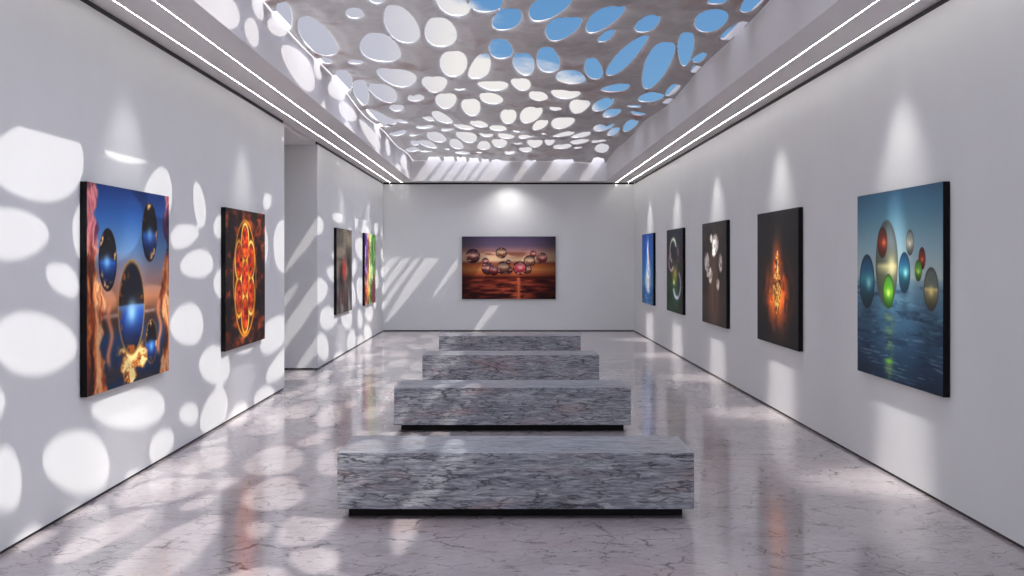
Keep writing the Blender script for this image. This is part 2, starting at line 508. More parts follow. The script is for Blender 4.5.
# openings of the canopy: centre x, y, half length, half width, angle
HOLES = [(2.19,7.2,0.944,0.075,1.571),(1.6,7.313,0.808,0.17,1.545),(1.93,7.988,0.449,0.085,1.582),(2.2,11.52,0.809,0.075,1.57),(1.72,11.25,0.562,0.11,1.57),
(1.98,11.137,0.494,0.08,1.57),(1.47,11.475,0.359,0.07,1.57),(-2.088,11.627,0.288,0.081,1.631),(-2.104,12.631,0.589,0.063,1.681),(-1.969,13.908,1.162,0.149,1.59),
(-2.087,15.347,0.336,0.064,1.545),(-1.375,14.518,0.97,0.215,1.622),(-1.561,11.948,0.251,0.151,1.526),(-1.039,13.214,0.932,0.161,1.57),(-0.667,13.554,0.799,0.16,1.593),
(-0.491,12.097,0.683,0.139,1.519),(-0.174,11.92,0.643,0.142,1.611),(-0.618,15.681,1.179,0.155,1.605),(-0.315,15.984,1.212,0.126,1.628),(-1.377,16.94,1.106,0.235,1.59),
(-0.943,17.648,1.14,0.16,1.609),(0.013,12.88,0.706,0.135,1.622),(0.393,12.298,0.86,0.17,1.649),(0.58,13.636,0.868,0.17,1.606),(0.961,13.119,0.992,0.146,1.618),
(1.084,14.235,0.486,0.067,1.619),(-0.057,14.641,0.702,0.124,1.532),(0.219,15.956,1.006,0.12,1.521),(0.495,15.687,1.016,0.131,1.511),(1.08,16.408,0.834,0.107,1.465),
(0.827,17.056,0.698,0.184,1.482),(1.409,15.523,1.394,0.119,1.633),(1.833,16.174,1.702,0.149,1.531),(2.008,14.851,1.101,0.084,1.457),(2.015,18.611,0.68,0.143,1.613),
(2.214,15.147,0.431,0.049,1.566),(2.265,15.934,0.315,0.03,1.563),(2.207,17.632,0.572,0.063,1.575),(2.259,18.604,0.393,0.038,1.58),(1.43,13.379,0.685,0.108,1.558),
(2,13.026,0.685,0.141,1.528),(1.915,11.977,0.257,0.086,1.547),(2.26,13.192,0.603,0.058,1.59),(-2.098,17.114,0.971,0.105,1.664),(-1.989,18.279,1.098,0.094,1.635),
(-1.699,18.549,0.996,0.164,1.557),(-1.648,20.063,0.474,0.101,1.613),(-1.985,21.306,1.663,0.106,1.53),(-2.105,22.51,0.654,0.064,1.492),(-1.758,22.366,0.715,0.07,1.559),
(-0.886,19.701,0.956,0.15,1.6),(-0.165,18.102,0.851,0.196,1.522),(0.208,17.982,0.962,0.126,1.523),(-0.54,20.681,1.116,0.14,1.568),(-0.224,19.684,0.76,0.156,1.49),
(-1.055,21.982,1.357,0.124,1.532),(-1.279,22.06,0.719,0.069,1.551),(-1.453,23.807,0.572,0.156,1.637),(-0.755,23.816,0.739,0.159,1.485),(-0.472,23.047,0.818,0.146,1.536),
(0.041,21.844,0.96,0.127,1.569),(-0.14,23.588,0.717,0.151,1.577),(0.469,19.357,0.698,0.132,1.51),(0.849,18.917,0.724,0.203,1.552),(1.122,20.339,0.993,0.149,1.555),
(1.456,19.891,1.12,0.132,1.581),(1.69,21.106,0.801,0.131,1.568),(0.397,21.564,1.007,0.166,1.621),(0.578,22.764,0.831,0.111,1.63),(0.953,22.425,0.843,0.186,1.586),
(1.064,24.292,0.886,0.165,1.655),(1.703,23.301,0.734,0.167,1.563),(1.958,24.308,0.937,0.09,1.56),(-1.352,25.722,0.981,0.163,1.538),(-1.587,27.119,1.05,0.139,1.508),
(-0.752,25.721,0.969,0.184,1.534),(-1.003,26.912,0.986,0.124,1.553),(-1.832,26.714,0.69,0.061,1.578),(-1.984,28.218,0.899,0.126,1.582),(-1.749,29.13,0.502,0.15,1.637),
(-0.936,28.647,0.656,0.152,1.605),(-0.002,25.149,0.699,0.151,1.531),(0.38,25.06,0.72,0.137,1.643),(-0.126,26.588,0.818,0.148,1.549),(-0.444,26.999,0.832,0.126,1.588),
(0.586,26.707,1.065,0.15,1.536),(0.876,26.602,1.009,0.097,1.538),(0.419,27.969,0.663,0.128,1.495),(0.083,28.411,0.576,0.113,1.568),(1.397,24.639,1.002,0.156,1.606),
(1.489,26.704,1.03,0.177,1.566),(1.879,26.69,0.82,0.141,1.622),(2.047,28.268,1.011,0.138,1.549),(1.183,27.855,0.721,0.189,1.525),(2.153,23.059,1.032,0.096,1.563),
(-1.685,7.703,0.871,0.187,1.649),(-1.336,7.133,0.571,0.115,1.612),(-0.838,7.282,0.724,0.147,1.547),(-0.242,7.752,0.676,0.161,1.486),(-0.292,6.446,0.266,0.135,1.557),
(-0.432,9.119,0.994,0.113,1.526),(-1.852,9.892,0.853,0.108,1.627),(-1.352,11.274,0.549,0.074,1.628),(-1.176,11.669,0.682,0.091,1.595),(-0.808,11.099,0.634,0.13,1.553),
(-0.261,10.898,0.371,0.071,1.497),(1.187,8.302,0.699,0.217,1.68),(0.339,8.365,0.647,0.273,1.507),(0.4,6.853,0.824,0.13,1.535),(0.889,6.381,1.106,0.188,1.54),
(1.747,6.163,0.334,0.142,1.75),(-1.655,30.87,0.674,0.155,1.571),(-1.31,30.87,0.944,0.11,1.571),(-1.02,30.87,1.034,0.1,1.571),(-0.735,30.87,0.899,0.115,1.571),
(-0.475,30.87,1.123,0.075,1.571),(-0.13,30.87,0.809,0.21,1.571),(0.57,30.87,0.629,0.12,1.571),(1.335,30.87,0.674,0.235,1.571),(2.13,30.87,0.989,0.15,1.571),
(-1.047,-1.507,0.777,0.21,1.425),(-0.874,0.963,0.723,0.198,1.713),(1.352,1.702,0.793,0.225,1.639),(-0.218,0.56,0.762,0.244,1.444),(1.793,-1.585,0.738,0.19,1.658),
(0.566,3.265,0.808,0.197,1.557),(1.426,5.256,0.752,0.213,1.457),(-0.508,5.146,0.76,0.229,1.551),(-1.414,-3.721,0.782,0.225,1.735),(-0.305,-3.864,0.791,0.215,1.699),
(-1.655,2.323,0.879,0.283,1.685),(0.786,-3.025,0.774,0.214,1.591),(-0.728,3.133,0.808,0.262,1.464),(1.505,9.844,0.866,0.229,1.696),(-1.301,0.133,0.841,0.215,1.584),
(0.008,-2.484,0.787,0.232,1.531),(1.256,0.112,0.745,0.211,1.716),(-1.343,3.505,0.853,0.233,1.731),(-1.889,0.261,0.785,0.195,1.595),(0.646,0.872,0.811,0.227,1.584),
(-0.827,9.648,0.717,0.206,1.679),(0.267,9.931,0.788,0.21,1.653),(-0.886,-3.168,0.744,0.201,1.64),(1.465,-3.795,0.864,0.225,1.65),(0.138,4.977,0.808,0.205,1.614),
(-1.162,5.432,0.758,0.221,1.535),(1.882,3.778,0.765,0.228,1.446),(0.221,-0.756,0.795,0.207,1.603),(-1.718,-1.413,0.803,0.217,1.552),(-1.854,5.407,0.742,0.194,1.524),
(0.886,9.911,0.835,0.248,1.673),(0.019,2.687,0.906,0.248,1.56),(-0.446,-1.73,0.818,0.193,1.631),(1.155,-1.509,0.743,0.187,1.453),(-1.375,8.971,0.822,0.202,1.614),
(1.95,1.313,0.75,0.216,1.696),(2.031,9.464,0.742,0.18,1.524),(-0.486,1.782,0.602,0.182,1.557),(0.901,4.08,0.584,0.159,1.687),(0.64,-1.255,0.708,0.168,1.571),
(1.945,-3.327,0.606,0.157,1.556),(-1.893,-3.962,0.725,0.19,1.636),(1.734,0.043,0.633,0.173,1.695),(0.427,-4.164,0.619,0.17,1.63),(2.023,5.237,0.59,0.161,1.713),
(1.463,-2.123,0.533,0.127,1.548),(0.591,5.018,0.519,0.123,1.6),(1.477,17.82,0.505,0.162,1.689),(-1.562,10.408,0.529,0.157,1.727),(1.272,3.275,0.495,0.154,1.678),
(-1.886,3.932,0.532,0.167,1.494),(2.094,21.064,0.452,0.114,1.494),(-1.984,24.438,0.481,0.132,1.566),(1.039,11.163,0.466,0.112,1.503),(-0.287,3.837,0.521,0.145,1.591),
(-0.371,25.205,0.473,0.131,1.55),(1.004,-4.254,0.431,0.12,1.459),(-0.7,-4.341,0.437,0.132,1.419),(-1.948,6.781,0.423,0.111,1.729),(0.955,2.204,0.429,0.117,1.414),
(-0.655,-0.481,0.432,0.105,1.506),(-0.156,9.903,0.411,0.096,1.615),(0.238,1.257,0.39,0.11,1.622),(-1.083,24.515,0.415,0.11,1.702),(1.659,2.347,0.373,0.104,1.555),
(-1.294,19.086,0.444,0.113,1.601),(-1.5,6.031,0.434,0.104,1.569),(-1.787,-2.863,0.372,0.095,1.586),(2.113,-0.68,0.379,0.098,1.702),(0.238,23.859,0.38,0.113,1.639),
(1.915,19.908,0.39,0.108,1.419),(-1.136,7.852,0.321,0.083,1.496),(-0.96,4.188,0.352,0.093,1.641),(0.733,8.705,0.281,0.07,1.615),(0.728,25.027,0.307,0.079,1.547),
(-1.153,2.036,0.29,0.09,1.646),(0.041,6.665,0.298,0.087,1.581),(0.718,24.105,0.31,0.075,1.628),(-0.604,6.313,0.31,0.094,1.644),(-1.734,25.198,0.309,0.098,1.695),
(0.091,-4.228,0.295,0.074,1.557),(0.236,26.637,0.308,0.079,1.465),(-1.449,12.737,0.279,0.082,1.671),(1.539,28.348,0.313,0.084,1.561),(1.294,6.997,0.286,0.073,1.7),
(0.051,7.54,0.287,0.081,1.538),(2.143,2.365,0.28,0.075,1.719),(1.025,4.871,0.311,0.083,1.731),(-0.175,-1.029,0.296,0.092,1.657),(0.009,9.05,0.326,0.098,1.527),
(-0.582,28.283,0.299,0.082,1.542),(-1.524,4.926,0.291,0.087,1.643),(1.879,-4.475,0.319,0.098,1.487),(0.773,20.739,0.3,0.093,1.496),(-1.472,-2.451,0.287,0.081,1.625),
(-1.951,1.595,0.291,0.075,1.618),(1.483,4.025,0.317,0.083,1.596),(-0.993,8.56,0.274,0.078,1.46),(0.719,7.926,0.319,0.081,1.494),(-1.252,27.943,0.277,0.073,1.448),
(-1.866,11.242,0.336,0.096,1.65),(-1.764,15.6,0.312,0.084,1.719),(-0.637,18.4,0.287,0.073,1.55),(0.101,11.035,0.308,0.087,1.414),(2.164,-1.862,0.288,0.083,1.405),
(0.37,-1.96,0.289,0.081,1.475)]

# ------------------------------------------------------------------ perforated skylight canopy
ZC = 2.34 + EYE
RX0, RX1, RY0, RY1 = IX0 + 0.012, IX1 - 0.012, IY0 + 0.015, IY1 - 0.015


def canopy():
    GX, GY = 0.035, 0.06
    nx = int((RX1 - RX0) / GX) + 5
    ny = int((RY1 - RY0) / GY) + 5
    xs = RX0 - 2 * GX + np.arange(nx) * GX
    ys = RY0 - 2 * GY + np.arange(ny) * GY
    X, Y = np.meshgrid(xs, ys, indexing='ij')

    def field(X, Y):
        d = np.full(X.shape, 9.0)
        near = np.full(X.shape, 9.0)
        for (hx, hy, a, b, an) in HOLES:
            a = max(a, 0.05); b = max(b, 0.035)
            m = (np.abs(X - hx) < a + 0.7) & (np.abs(Y - hy) < a + 0.7)
            if not m.any():
                continue
            c, s = math.cos(an), math.sin(an)
            dx, dy = X[m] - hx, Y[m] - hy
            u = dx * c + dy * s
            v = (-dx * s + dy * c) * (1 + 0.18 * np.clip(u / a, -1, 1) * (1 if int(hx * 37 + hy * 11) % 2 else -1))
            k = np.sqrt((u / a) ** 2 + (v / b) ** 2) + 1e-6
            k2 = np.sqrt((u / a ** 2) ** 2 + (v / b ** 2) ** 2) + 1e-6
            q = k * (k - 1) / k2
            d[m] = np.minimum(d[m], q)
        rim = np.minimum(np.minimum(X - RX0, RX1 - X), np.minimum(Y - RY0, RY1 - Y))
        return np.minimum(d, rim), rim

    D, RIM = field(X, Y)

    def height(x, y, rim):
        e = np.clip(1 - rim / 0.34, 0, 1)
        return ZC + 0.035 * np.sin(1.7 * x + 0.4 * y) + 0.03 * np.sin(1.0 * y - 1.1 * x + 1.0) + (-0.07) * e

    def half(d):
        r = np.clip(d / 0.15, 0, 1)
        return 0.004 + 0.04 * np.sqrt(np.clip(1 - (1 - r) ** 2, 0, 1)) + 0.35 * np.clip(d - 0.12, 0, 0.2)

    verts = []
    top = {}
    bot = {}

    def corner(i, j):
        key = (i, j)
        if key not in top:
            x, y, d, rm = X[i, j], Y[i, j], D[i, j], RIM[i, j]
            h = float(height(x, y, rm)); t = float(half(d))
            top[key] = len(verts); verts.append((x, y, h + t * 0.6))
            bot[key] = len(verts); verts.append((x, y, h - t))
        return key

    def cross(i0, j0, i1, j1):
        key = (min((i0, j0), (i1, j1)), max((i0, j0), (i1, j1)))
        if key not in top:
            d0, d1 = D[i0, j0], D[i1, j1]
            f = d0 / (d0 - d1)
            f = min(max(f, 0.02), 0.98)
            x = X[i0, j0] + f * (X[i1, j1] - X[i0, j0]); y = Y[i0, j0] + f * (Y[i1, j1] - Y[i0, j0])
            rm = max(0.0, RIM[i0, j0] + f * (RIM[i1, j1] - RIM[i0, j0]))
            h = float(height(x, y, rm))
            top[key] = len(verts); verts.append((x, y, h + 0.004))
            bot[key] = len(verts); verts.append((x, y, h - 0.004))
        return key

    faces = []
    walls = []
    pos = D > 0
    for i in range(nx - 1):
        for j in range(ny - 1):
            cs = [(i, j), (i + 1, j), (i + 1, j + 1), (i, j + 1)]
            ps = [pos[c] for c in cs]
            if not any(ps):
                continue
            poly = []
            for k in range(4):
                a, b = cs[k], cs[(k + 1) % 4]
                if ps[k]:
                    poly.append((corner(*a), False))
                if ps[k] != ps[(k + 1) % 4]:
                    if ps[k]:
                        poly.append((cross(*a, *b), True))
                    else:
                        poly.append((cross(*b, *a), True))
            if len(poly) < 3:
                continue
            keys = [p[0] for p in poly]
            faces.append([top[k] for k in keys])
            faces.append([bot[k] for k in reversed(keys)])
            for k in range(len(poly)):
                a, b = poly[k], poly[(k + 1) % len(poly)]
                if a[1] and b[1]:
                    faces.append([top[b[0]], top[a[0]], bot[a[0]], bot[b[0]]])
    me = bpy.data.meshes.new('skylight_canopy')
    me.from_pydata(verts, [], faces)
    me.validate()
    me.update()
    me.polygons.foreach_set('use_smooth', [True] * len(me.polygons))
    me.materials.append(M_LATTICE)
    o = bpy.data.objects.new('skylight_canopy', me)
    COL.objects.link(o)
    o['label'] = 'perforated silver grey organic canopy spanning the skylight opening'
    o['category'] = 'skylight'


canopy()

# ------------------------------------------------------------------ printed artworks
def hsh(ix, iy, seed):
    n = (ix * 374761393 + iy * 668265263 + seed * 974634777) & 0xffffffff
    n = ((n ^ (n >> 13)) * 1274126177) & 0xffffffff
    n = n ^ (n >> 16)
    return (n & 0xffff) / 65535.0


def vn(u, v, seed=0):
    iu, iv = np.floor(u).astype(np.int64), np.floor(v).astype(np.int64)
    fu, fv = u - iu, v - iv
    fu, fv = fu * fu * (3 - 2 * fu), fv * fv * (3 - 2 * fv)
    a, b = hsh(iu, iv, seed), hsh(iu + 1, iv, seed)
    c, d = hsh(iu, iv + 1, seed), hsh(iu + 1, iv + 1, seed)
    return (a * (1 - fu) + b * fu) * (1 - fv) + (c * (1 - fu) + d * fu) * fv


def fbm(u, v, seed=0, octv=4):
    s = 0; a = 0.5; t = 0
    for k in range(octv):
        s = s + a * vn(u * 2 ** k, v * 2 ** k, seed + k * 17); t += a; a *= 0.55
    return s / t


def sm(x, a, b):
    t = np.clip((x - a) / (b - a), 0, 1)
    return t * t * (3 - 2 * t)


def grad(t, stops):
    ps = [s[0] for s in stops]
    return np.stack([np.interp(t, ps, [s[1][k] for s in stops]) for k in range(3)], -1)


def over(img, m, c):
    c = np.asarray(c, float)
    m = np.clip(m, 0, 1)[..., None]
    return img * (1 - m) + c * m


def glow(img, m, c):
    return img + np.clip(m, 0, None)[..., None] * np.asarray(c, float)


def ball(img, u, v, e, body, rim=(20, 18, 20), light=None, lpos=(0.0, -0.1), rimw=0.25, spec=None):
    """a glass ball; e = centre and half sizes, body = vertical colour stops from bottom -1 to top 1"""
    cu, cv, a, b = e
    x, y = (u - cu) / a, (v - cv) / b
    r = np.sqrt(x * x + y * y)
    c = grad(y, body)
    c = over(c, sm(r, 1 - rimw, 1.0) * 0.85, rim)
    if light is not None:
        g = np.exp(-(((x - lpos[0]) / 0.35) ** 2 + ((y - lpos[1]) / 0.22) ** 2))
        c = over(c, g, light)
    if spec is not None:
        n = fbm(x * 3 + cu * 50, y * 4 + cv * 50, 5)
        c = over(c, sm(n, 0.55, 0.7) * sm(r, 0.55, 0.85) * (1 - sm(r, 0.9, 1.0)), spec)
    return over(img, 1 - sm(r, 0.96, 1.03), c)


def art_water_spheres(u, v):          # near right
    img = grad(v, [(0, (16, 36, 58)), (0.2, (40, 74, 102)), (0.38, (72, 114, 140)), (0.5, (112, 150, 168)), (0.53, (140, 172, 182)), (0.55, (182, 198, 194)),
                   (0.7, (142, 176, 186)), (0.9, (78, 126, 150)), (1, (54, 98, 128))])
    w = np.sin((v - 0.52) * 260 * (0.35 + (0.52 - v)) + 9 * fbm(u * 5, v * 14, 3))
    n = fbm(u * 9, v * 46, 8)
    wat = 1 - sm(v, 0.5, 0.53)
    img = over(img, wat * sm(n * 0.75 + 0.12 * w, 0.46, 0.62) * 0.5, (120, 158, 180))
    img = over(img, wat * sm(fbm(u * 7 + 4, v * 38, 11), 0.52, 0.7) * 0.55, (14, 36, 62))
    for cu, s in ((0.13, 0.09), (0.40, 0.10), (0.60, 0.05), (0.88, 0.07)):
        img = over(img, wat * np.exp(-((u - cu) / s) ** 2) * sm(v, 0.15, 0.4) * 0.45 * sm(n, 0.3, 0.6), (22, 48, 62))
    img = over(img, np.exp(-((u - 0.42) / 0.05) ** 2) * (1 - sm(v, 0.35, 0.42)) * sm(fbm(u * 8, v * 40, 21), 0.42, 0.62) * 0.6, (120, 150, 90))
    img = over(img, np.exp(-((u - 0.42) / 0.04) ** 2 - ((v - 0.10) / 0.012) ** 2), (110, 190, 60))
    ol = [(-1, (52, 62, 60)), (-0.25, (98, 104, 80)), (-0.05, (196, 192, 140)), (0.05, (96, 102, 84)), (0.5, (112, 124, 124)), (1, (88, 108, 116))]
    img = ball(img, u, v, (0.390, 0.615, 0.139, 0.235), ol, rim=(74, 82, 78), light=(226, 216, 160), lpos=(0.45, -0.06), rimw=0.3)
    img = ball(img, u, v, (0.338, 0.730, 0.062, 0.085), [(-1, (52, 30, 24)), (0, (150, 50, 30)), (1, (74, 44, 38))], rim=(50, 34, 30), light=(244, 130, 70), lpos=(0.3, 0))
    img = ball(img, u, v, (0.413, 0.470, 0.066, 0.092), [(-1, (20, 70, 14)), (0, (110, 190, 40)), (1, (60, 130, 50))], rim=(24, 70, 24), light=(225, 255, 120))
    bl = [(-1, (14, 34, 44)), (-0.2, (28, 92, 110)), (0.1, (60, 140, 160)), (0.5, (34, 96, 132)), (1, (24, 62, 92))]
    img = ball(img, u, v, (0.134, 0.516, 0.103, 0.152), bl, rim=(16, 44, 62), light=(150, 225, 225), lpos=(0.25, -0.05))
    img = ball(img, u, v, (0.601, 0.571, 0.068, 0.106), bl, rim=(18, 52, 84), light=(160, 235, 235), lpos=(0.2, 0.0))
    img = ball(img, u, v, (0.663, 0.724, 0.044, 0.066), [(-1, (52, 56, 52)), (0, (190, 190, 168)), (1, (100, 112, 112))], rim=(70, 78, 76), light=(240, 236, 210))
    img = ball(img, u, v, (0.793, 0.644, 0.037, 0.056), [(-1, (60, 16, 12)), (0, (150, 44, 28)), (1, (70, 30, 26))], rim=(58, 22, 20), light=(240, 120, 60))
    img = ball(img, u, v, (0.754, 0.585, 0.038, 0.054), [(-1, (24, 60, 14)), (0, (120, 190, 50)), (1, (50, 110, 50))], rim=(30, 74, 30), light=(220, 250, 130))
    img = ball(img, u, v, (0.885, 0.497, 0.075, 0.106), [(-1, (44, 42, 38)), (-0.15, (150, 140, 96)), (0.0, (220, 200, 130)), (0.1, (110, 116, 100)), (1, (92, 108, 106))], rim=(62, 68, 64), light=(248, 228, 150))
    return img


def art_glass_drops(u, v):            # near left
    img = grad(v, [(0, (16, 34, 62)), (0.25, (34, 62, 100)), (0.33, (60, 44, 40)), (0.38, (130, 84, 60)), (0.44, (196, 128, 92)), (0.55, (168, 140, 140)),
                   (0.68, (98, 134, 178)), (0.85, (38, 84, 150)), (1, (14, 44, 104))])
    n = fbm(u * 4, v * 16, 2)
    img = over(img, (1 - sm(v, 0.36, 0.40)) * sm(n, 0.5, 0.6) * 0.6, (72, 48, 40))
    img = over(img, np.exp(-((v - 0.36) / 0.012) ** 2) * sm(n, 0.4, 0.6), (170, 140, 130))
    # fiery drapery on both sides
    for s in (0, 1):
        x = u if s == 0 else 1 - u
        wob = 0.03 * np.sin(v * 9 + s * 2) + 0.08 * (fbm(u * 0 + s * 9, v * 7, 31 + s) - 0.5) * 2
        width = (0.11 if s == 0 else 0.07) + 0.09 * np.exp(-((v - 0.42) / 0.16) ** 2) + 0.12 * np.exp(-((v - 0.0) / 0.10) ** 2) * (1 - s * 0.4) + wob - 0.02
        m = 1 - sm(x, width - 0.02, width + 0.02)
        q = fbm(x * 16 + 2 * fbm(x * 4, v * 6, 7), v * 5, 40 + s)
        hot = grad(q, [(0.25, (46, 16, 14)), (0.42, (150, 66, 34)), (0.52, (226, 128, 62)), (0.6, (250, 196, 140)), (0.72, (170, 74, 44))])
        pink = grad(q, [(0.25, (30, 22, 60)), (0.45, (130, 62, 88)), (0.58, (216, 130, 130)), (0.75, (90, 40, 70))])
        t = sm(v, 0.55, 0.8)[..., None]
        col = hot * (1 - t) + pink * t
        img = img * (1 - m[..., None]) + col * m[..., None]
    for cx in (0.24, 0.86):
        wv = cx + 0.02 * np.sin(v * 30)
        mm = np.exp(-((u - wv) / 0.025) ** 2) * sm(v, 0.08, 0.15) * (1 - sm(v, 0.38, 0.45))
        img = over(img, mm * 0.9, (226, 140, 100))
    drop = [(-1, (14, 18, 30)), (-0.5, (20, 44, 100)), (-0.1, (40, 96, 190)), (0.08, (24, 26, 34)), (0.6, (18, 16, 18)), (1, (20, 16, 14))]
    img = ball(img, u, v, (0.216, 0.637, 0.10, 0.155), drop, rim=(24, 14, 14), light=(120, 190, 250), lpos=(-0.1, -0.1), spec=(226, 170, 110))
    img = ball(img, u, v, (0.725, 0.787, 0.105, 0.162), drop, rim=(26, 15, 13), light=(120, 190, 250), lpos=(0.0, -0.08), spec=(230, 176, 116))
    g2 = fbm(u * 12, v * 22, 61)
    cx = 0.50 + 0.10 * (fbm(v * 0, v * 12, 71) - 0.5) * 2 - 0.06 * (0.17 - v) / 0.17
    wd = 0.22 * sm(v, -0.05, 0.16) + 0.03
    m = (1 - sm(np.abs(u - cx), wd * 0.7, wd)) * (1 - sm(v, 0.15, 0.22))
    img = over(img, m * sm(g2, 0.38, 0.5), (190, 110, 44))
    img = over(img, m * sm(g2, 0.52, 0.62), (255, 226, 150))
    img = ball(img, u, v, (0.493, 0.390, 0.165, 0.250), [(-1, (16, 16, 22)), (-0.6, (20, 36, 78)), (-0.12, (36, 84, 176)), (0.03, (90, 130, 190)), (0.08, (28, 26, 30)), (1, (18, 24, 44))],
               rim=(212, 156, 70), light=(150, 205, 245), lpos=(0.0, -0.1), rimw=0.13, spec=(150, 80, 30))
    img = ball(img, u, v, (0.747, 0.190, 0.080, 0.125), drop, rim=(150, 100, 60), light=(110, 170, 235), lpos=(0.0, -0.2), rimw=0.2, spec=(230, 180, 120))
    return img


def art_seed_ring(u, v):              # second on the left
    n = fbm(u * 12, v * 18, 3)
    img = grad(n, [(0.3, (16, 10, 10)), (0.5, (38, 18, 14)), (0.62, (96, 36, 20)), (0.75, (170, 70, 30))])
    x, y = (u - 0.46) / 0.29, (v - 0.497) / 0.44
    r = np.sqrt(x * x + y * y)
    inside = 1 - sm(r, 0.93, 0.97)
    img = over(img, inside * 0.85, (46, 14, 10))
    pts = [(0, 0)] + [(0.60 * math.cos(math.radians(a)), 0.60 * math.sin(math.radians(a))) for a in (30, 90, 150, 210, 270, 330)]
    cell = np.full(u.shape, 9.0)
    for px_, py_ in pts:
        cell = np.minimum(cell, np.sqrt((x - px_) ** 2 + (y - py_) ** 2))
    m = (1 - sm(cell, 0.24, 0.30))
    red = grad(fbm(u * 20, v * 30, 9), [(0.3, (96, 14, 10)), (0.5, (190, 40, 18)), (0.7, (236, 96, 30))])
    img = img * (1 - m[..., None]) + red * m[..., None]
    gold = np.exp(-((cell - 0.325) / 0.04) ** 2) * inside
    img = over(img, gold * 1.1, (244, 170, 44))
    img = over(img, np.exp(-((r - 0.97) / 0.035) ** 2), (226, 140, 40))
    img = over(img, np.exp(-((r - 1.08) / 0.03) ** 2) * 0.5 * sm(n, 0.4, 0.5), (160, 70, 30))
    img = over(img, np.exp(-((cell - 0.325) / 0.015) ** 2) * inside * sm(fbm(u * 9, v * 9, 4), 0.45, 0.6), (255, 232, 130))
    return img


def art_red_figure(u, v):             # third on the left
    n = fbm(u * 5, v * 4, 5)
    img = grad(n * 0.5 + v * 0.5, [(0.2, (50, 46, 46)), (0.45, (92, 86, 80)), (0.7, (128, 118, 104)), (0.9, (74, 68, 62))])
    x, y = (u - 0.51) / 0.30, (v - 0.86) / 0.13
    r = np.sqrt(x * x + y * y)
    for k in (0.35, 0.65, 0.95):
        img = over(img, np.exp(-((r - k) / 0.09) ** 2) * 0.6 * sm(x + y, -1.2, 0.6), (196, 176, 140))
    img = over(img, np.exp(-((u - 0.30) / 0.13) ** 2 - ((v - 0.45) / 0.14) ** 2) * 1.2, (20, 18, 20))
    img = over(img, np.exp(-((u - 0.78) / 0.08) ** 2 - ((v - 0.62) / 0.1) ** 2) * 0.7, (26, 24, 24))
    st = fbm(u * 16, v * 4, 15)
    img = over(img, np.exp(-((u - 0.48) / 0.16) ** 2 - ((v - 0.52) / 0.12) ** 2) * sm(st, 0.35, 0.55) * 1.1, (158, 42, 36))
    img = over(img, np.exp(-((u - 0.38) / 0.2) ** 2 - ((v - 0.16) / 0.14) ** 2) * sm(st, 0.5, 0.6) * 0.9, (150, 70, 66))
    img = over(img, (1 - sm(v, 0.3, 0.42)) * sm(fbm(u * 12, v * 3, 25), 0.52, 0.66) * 0.7, (190, 184, 178))
    return img


def art_colour_bands(u, v):           # farthest on the left
    w = u + 0.10 * (fbm(u * 3, v * 5, 3) - 0.5) * 2
    img = grad(w, [(0.0, (74, 40, 140)), (0.16, (140, 70, 190)), (0.26, (226, 120, 90)), (0.38, (236, 190, 90)), (0.5, (226, 232, 150)), (0.62, (90, 180, 60)),
                   (0.75, (40, 140, 50)), (0.86, (150, 210, 80)), (1.0, (60, 120, 60))])
    red = grad(w, [(0.0, (170, 40, 60)), (0.2, (230, 110, 50)), (0.4, (240, 200, 90)), (0.55, (60, 150, 60)), (0.75, (190, 40, 70)), (1.0, (120, 30, 60))])
    t = (1 - sm(v + 0.15 * fbm(u * 4, v * 4, 8), 0.3, 0.55))[..., None]
    img = img * (1 - t) + red * t
    n = fbm(u * 14, v * 10, 12)
    img = over(img, sm(n, 0.58, 0.7) * 0.8, (250, 240, 220))
    img = over(img, (1 - sm(n, 0.3, 0.42)) * 0.7, (30, 50, 30))
    return img


